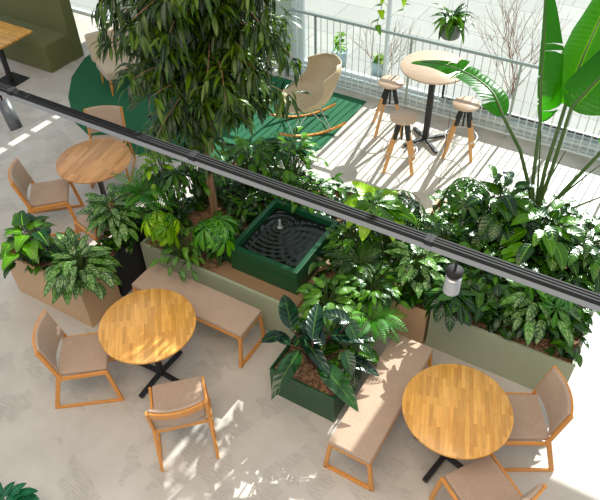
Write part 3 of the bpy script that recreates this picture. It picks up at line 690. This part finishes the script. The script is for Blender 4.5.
b, c = pb(290, 150, 1.0, SGL); bushy('broadleaf_plant', 'bright leafy plant behind the basin reaching above the track', b, (c.x, c.y, c.z), (.34, .3), 60, .16, .075, M['leaf_mid'], el=(-.3, 1.4))
b, c = pb(440, 240, .85, TN2); bushy('broadleaf_plant', 'dark broad leaves between the tan section and the silver spotlight', b, c, (.3, .25), 50, .17, .08, M['leaf_dark'])
# philodendron in the low green box: few big leaves, each a part
b, c = pb(352, 350, .62, GRN); bushy('broadleaf_plant', 'dark leafy plant filling the back right of the low green box', b, c, (.20, .22), 44, .14, .075, M['leaf_dark'], el=(-.3, 1.3))
b, c = pb(316, 325, .66, GRN); bushy('broadleaf_plant', 'mid green leafy plant at the back of the low green box', b, c, (.18, .18), 34, .13, .07, M['leaf_mid'], el=(-.3, 1.3))
t = thing('philodendron', 'philodendron with large glossy dark leaves in the low dark green box', 'plant', (-1.78, 3.1, .30)); b = Vector(t.location)
s = MB()
for (x0, y0, z0, x1, y1, z1, W_) in ((292, 330, .75, 284, 292, .80, .17), (300, 350, .62, 272, 392, .60, .17), (318, 362, .62, 357, 403, .62, .19), (300, 335, .75, 330, 372, .70, .13),
                                     (330, 335, .72, 371, 338, .74, .17), (345, 318, .8, 362, 348, .7, .14), (283, 335, .7, 262, 342, .68, .13), (290, 345, .7, 270, 330, .66, .11),
                                     (325, 345, .78, 300, 322, .86, .14), (350, 322, .85, 322, 312, .9, .15), (340, 355, .6, 378, 372, .6, .13), (312, 340, .9, 318, 300, .95, .14), (345, 350, .8, 352, 375, .72, .12)):
    a_, e_ = P(x0, y0, z0)-b, P(x1, y1, z1)-b; d = e_-a_
    f = MB(); f.leaf(a_, d+Vector((0, 0, .06)), d.length*1.08, W_, 'ovate', .55, .2, 9, wave=.05); f.build('leaf', M['leaf_phil'], t)
    s.tube(arch((rnd(-.06, .06), rnd(-.06, .06), 0), a_, .03), .007, 6, caps=False)
s.build('stem', M['stem_dark'], t)

# weeping tree
TB = Vector((-3.6, 4.12, .44))
t = thing('weeping_fig_tree', 'tall weeping fig tree with dense narrow leaves above the sage planter', 'tree', TB)
tr = MB()
for q, rr in ((0, .026), (2.1, .022), (4.2, .02)):
    tr.tube([(.022*math.cos(q+z*3.2)+.02*math.sin(z*2), .022*math.sin(q+z*3.2), z*1.0) for z in [i*.1 for i in range(0, 22)]], [rr]*22, 8)
tr.build('trunk', M['bark'], t)
br, fo = MB(), MB()
for i in range(185):
    z0 = 1.42+rnd(0, 1.75); az = i*2.39996+rnd(-.3, .3); ln = rnd(.35, .95)*(1.0 if z0 > 1.6 else .8); el = rnd(-.3, 1.1); ln *= .93+.07*math.cos(az-R(235))
    d = dirv(az, el); p = Vector((.13*(z0-1)+.02, .06*(z0-1), z0)); pts = [p.copy()]
    for k in range(7):
        sd_ = d.cross(Vector((0, 0, 1))).normalized()
        p = p+d*ln/7; d = (Matrix.Rotation(-rnd(.0, .22), 3, sd_) @ d+Vector((rnd(-.12, .12), rnd(-.12, .12), 0))).normalized(); pts.append(p.copy())
        if k > 0:
            for q in range(6+k):
                sid = (sd_*rnd(-1.3, 1.3)+d*rnd(-.1, 1.2)+Vector((0, 0, rnd(-1.0, .45)))).normalized()
                fo.leaf(p+sid*rnd(0.0, .12), sid+Vector((0, 0, -.15)), rnd(.12, .20), rnd(.026, .042), 'lance', rnd(.2, 1.2), .3, 4)
    br.tube(pts, [.008-.0008*k for k in range(8)], 5, caps=False)
br.build('branch', M['bark'], t); fo.build('foliage', M['leaf_tree'], t)

# banana plant (strelitzia): petioles from one base, each leaf a part
BB = Vector((-.62, 5.62, .44))
t = thing('banana_plant', 'tall banana plant with huge torn paddle leaves at the right edge', 'plant', BB)
def paddle(pts, wn, wp, upv, pet, tears=6, mat='leaf_banana', flip=.25):
    """pts: midrib points (world); a torn half blade either side, wn and wp wide"""
    f = MB(); pts = [Vector(p)-BB for p in pts]; n = 36
    def sm(u):
        k = u*(len(pts)-1); i = min(int(k), len(pts)-2); q = k-i
        p0 = pts[max(i-1, 0)]; p1 = pts[i]; p2 = pts[i+1]; p3 = pts[min(i+2, len(pts)-1)]
        return .5*((2*p1)+(-p0+p2)*q+(2*p0-5*p1+4*p2-p3)*q*q+(-p0+3*p1-3*p2+p3)*q**3)
    mid = [sm(i/n) for i in range(n+1)]; rr = rnd(.2, .8)
    def hw(v, W_): return W_*min(1, (v*6+.1))**.6*min(1, (1-v)*2.4)**.55
    for sg, W_ in ((-1, wn), (1, wp)):
        cuts = sorted(random.sample(range(4, n-3), tears)) if tears else []
        lobes = list(zip([0]+cuts, cuts+[n]))
        for a, b in lobes:
            k2 = flip+rnd(-.15, .4)*(1 if tears else 0)
            for i in range(a, b):
                vs = []; us = []
                for j, q in ((i, 0), (i+1, 1)):
                    v = j/n; tt = (mid[min(j+1, n)]-mid[max(j-1, 0)]).normalized(); sdv = tt.cross(Vector(upv)).normalized(); nn = sdv.cross(tt)
                    h = hw(v, W_); sh = 0
                    if j == a and a > 0: sh = .5
                    if j == b and b < n: sh = -.5
                    st = tt*(sh*(mid[1]-mid[0]).length*1.6)
                    vs += [mid[j], mid[j]+sdv*sg*h*.5+nn*h*(.12-.2*k2)+st*.25, mid[j]+sdv*sg*h*.96-nn*h*k2+tt*h*.10+st]
                    us += [(.5, v), (.5+sg*.25, v), (.5+sg*.5, v)]
                f.add(vs, [(0, 1, 4, 3), (1, 2, 5, 4)], us, rr, True)
    f.build('leaf', M[mat], t)
    s = MB(); base = Vector((rnd(-.06, .06), rnd(-.05, .05), 0)); pp = [base]+[Vector(p)-BB for p in pet]+[mid[0]]
    q = []
    for i in range(len(pp)-1):
        for k in range(4): q.append(pp[i].lerp(pp[i+1], k/4))
    q.append(pp[-1]); q += mid[2:-2:3]
    nq = len(q); s.tube(q, [.020*(1-.75*i/nq)+.003 for i in range(nq)], 8); s.build('petiole', M['stem'], t)
paddle([P(503, 116, 1.75), P(492, 92, 1.88), P(468, 74, 1.9), P(440, 64, 1.85), P(412, 62, 1.72)], .17, .14, (0.2, -.2, 1), [P(530, 190, .95), P(520, 150, 1.4)], 6, flip=-.15)
paddle([P(540, 122, 1.52), P(541, 80, 1.85), P(544, 40, 2.1), P(546, -14, 2.4)], .03, .21, (.3, -1, .2), [P(533, 180, 1.0)], 3, flip=.1)
paddle([P(566, 104, 1.65), P(583, 58, 1.95), P(602, 15, 2.2), P(622, -35, 2.5)], .30, .34, (-.5, -1, .35), [P(545, 170, 1.1)], 0, flip=.05)
paddle([P(571, 109, 1.78), P(600, 78, 2.0), P(630, 52, 2.15), P(668, 30, 2.3)], .22, .32, (.1, -.6, .9), [P(550, 175, 1.1)], 2, flip=.1)
paddle([P(603, 150, 1.5), P(628, 128, 1.7), P(655, 118, 1.75), P(690, 122, 1.7)], .17, .17, (.2, -.4, 1), [P(565, 190, 1.0)], 3)
for e in ((541, 130, 1.45), (600, 165, 1.35), (620, 190, 1.1), (566, 150, 1.35)):
    s = MB(); e_ = P(*e)-BB; s.tube(arch((rnd(-.08, .08), rnd(-.06, .06), 0), e_, .02, 8), [.018-.0017*k for k in range(9)], 8); s.build('petiole', M['stem'], t)

# hanging plants by the window
PT = Vector((-2.03, 6.42, 1.92))
t = thing('hanging_planter', 'grey pot with a leafy plant hanging in front of the window', 'hanging plant', PT)
m = MB(); m.lathe([(0, 0), (.082, 0), (.10, .02), (.105, .17), (.098, .17), (.095, .15), (0, .15)], n=32); m.build('pot', M['pot_grey'], t)
m = MB()
for k in range(3): a = k*2.09; m.tube([(.102*math.cos(a), .102*math.sin(a), .16), (0, 0, .75)], .0015, 4)
m.tube([(0, 0, .75), (0, 0, 4)], .0015, 4); m.build('hanging_wire', M['silver'], t)
f = MB()
for i in range(60):
    az = i*2.4; f.leaf((rnd(-.04, .04), rnd(-.04, .04), .16+rnd(0, .06)), dirv(az, rnd(.1, 1.3)), rnd(.18, .30), rnd(.035, .05), 'lance', rnd(1.0, 2.0), .25, 6)
f.build('foliage', M['leaf_mid'], t)
def vine(label, pts, n):
    b = pts[0]; t = thing('hanging_vine', label, 'hanging vine', b, group='vines hanging before the window'); s, f = MB(), MB()
    q = [p-b for p in pts]; s.tube(q, .003, 5)
    for i in range(n):
        u = i/(n-1)*(len(q)-1); k = min(int(u), len(q)-2); p = q[k].lerp(q[k+1], u-k)
        f.leaf(p, dirv(i*2.2, rnd(-.6, .2)), rnd(.07, .11), rnd(.05, .08), 'heart', .6, .1, 5)
    f.build('foliage', M['leaf_bright'], t); s.build('stem', M['stem'], t)
vine('bright vine hanging left of the grey pot, ending above the handrail', [P(386, -60, 3.0), P(384, -15, 2.7), P(382, 5, 2.5), P(376, 30, 2.3)], 16)
vine('short tip of a vine at the top edge beside the grey pot', [P(410, -60, 3.0), P(407, -20, 2.7), P(403, 10, 2.45)], 11)
t = thing('sun_filter_ivy', 'added unseen ivy filtering the sun high inside the upper window', 'ivy', (-1.55, 7.75, 4.25)); f, q_ = MB(), MB()  # out-of-view ivy and trough, added to break the sunlight into flecks
for i in range(16):
    x = -.85+i*.11+rnd(-.03, .03); L_ = rnd(.8, 1.25) if x < -.15 else rnd(.2, .7); q_ = MB(); f = MB(); q_.tube([(x, rnd(-.1, .1), 0), (x+rnd(-.06, .06), 0, -L_)], .003, 4)
    nk = int(L_*(60 if x < -.15 else 14))
    for k in range(nk): f.leaf((x+rnd(-.06, .06), rnd(-.1, .1), -L_*k/nk), dirv(rnd(0, 6.3), rnd(-.8, .2)), rnd(.08, .13), rnd(.07, .1), 'heart', .6, .1, 4)
    f.build('foliage', M['leaf_mid'], q_.build('strand', M['stem'], t))
m = MB(); m.box((-.95, -.1, 0), (.95, .1, .16)); m.build('trough', M['pot_grey'], t)
# foreground plant in the bottom left corner
b = P(2, 505, .35); bushy('corner_plant', 'bluish green plant tip in the bottom left corner of the photo', (b.x, b.y, 0), (b.x, b.y, .35), (.18, .2), 40, .15, .07, M['leaf_teal'])

# ---------------------------------------------------------------- outside the window
def outpot(px, py, label, tall):
    b = P(px, py, 0); t = thing('outdoor_planter', label, 'planter', (b.x, max(b.y, 8.7), -.1)); t.scale = (.72, .72, .72); m = MB()
    m.lathe([(0, 0), (.15, 0), (.2, .35), (.18, .35), (.17, .3), (0, .3)], n=24); m.build('pot', M['pot_blue'], t)
    f = MB()
    for i in range(50): f.leaf((rnd(-.08, .08), rnd(-.08, .08), .32+rnd(0, tall)), dirv(i*2.4, rnd(-.2, 1.2)), rnd(.1, .18), rnd(.05, .08), 'ovate', .8, .1, 4)
    f.build('foliage', M['leaf_bright'], t)
outpot(336, 62, 'blue grey pot with a small upright plant outside the window', .4)
outpot(366, 82, 'blue grey pot with low greenery outside behind the high table', .12)
def bareshrub(px, py, label, h, n, sp):
    b = P(px, py, -.1); t = tag(bpy.data.objects.new('bare_shrub', None), label, 'shrub', 'leafless shrubs outside'); COL.objects.link(t); t.location = (b.x, max(b.y, 8.5), -.1)
    s = MB()
    def grow(p, d, ln, r_, lv):
        q = [p]; 
        for k in range(4): d = (d+Vector((rnd(-.18, .18), rnd(-.18, .18), rnd(-.05, .1)))).normalized(); p = p+d*ln/4; q.append(p)
        s.tube(q, [r_*(1-.12*k) for k in range(5)], 4, caps=False)
        if lv:
            for k in range(3): grow(q[rnd(0, 1) < .5 and 3 or 4], (d+Vector((rnd(-.6, .6), rnd(-.6, .6), rnd(0, .4)))).normalized(), ln*rnd(.5, .8), r_*.6, lv-1)
    for i in range(n): grow(Vector((rnd(-.08, .08), rnd(-.08, .08), 0)), (Vector((rnd(-sp, sp), rnd(-sp, sp), 1))).normalized(), h*.45, .007, 2)
    s.build('twig', M['twig'], t)
bareshrub(512, 92, 'bare reddish twiggy shrub outside the window left of the banana leaves', 1.7, 12, .5)
bareshrub(382, 78, 'small bare shrub outside behind the railing near the vine', 1.0, 8, .6)
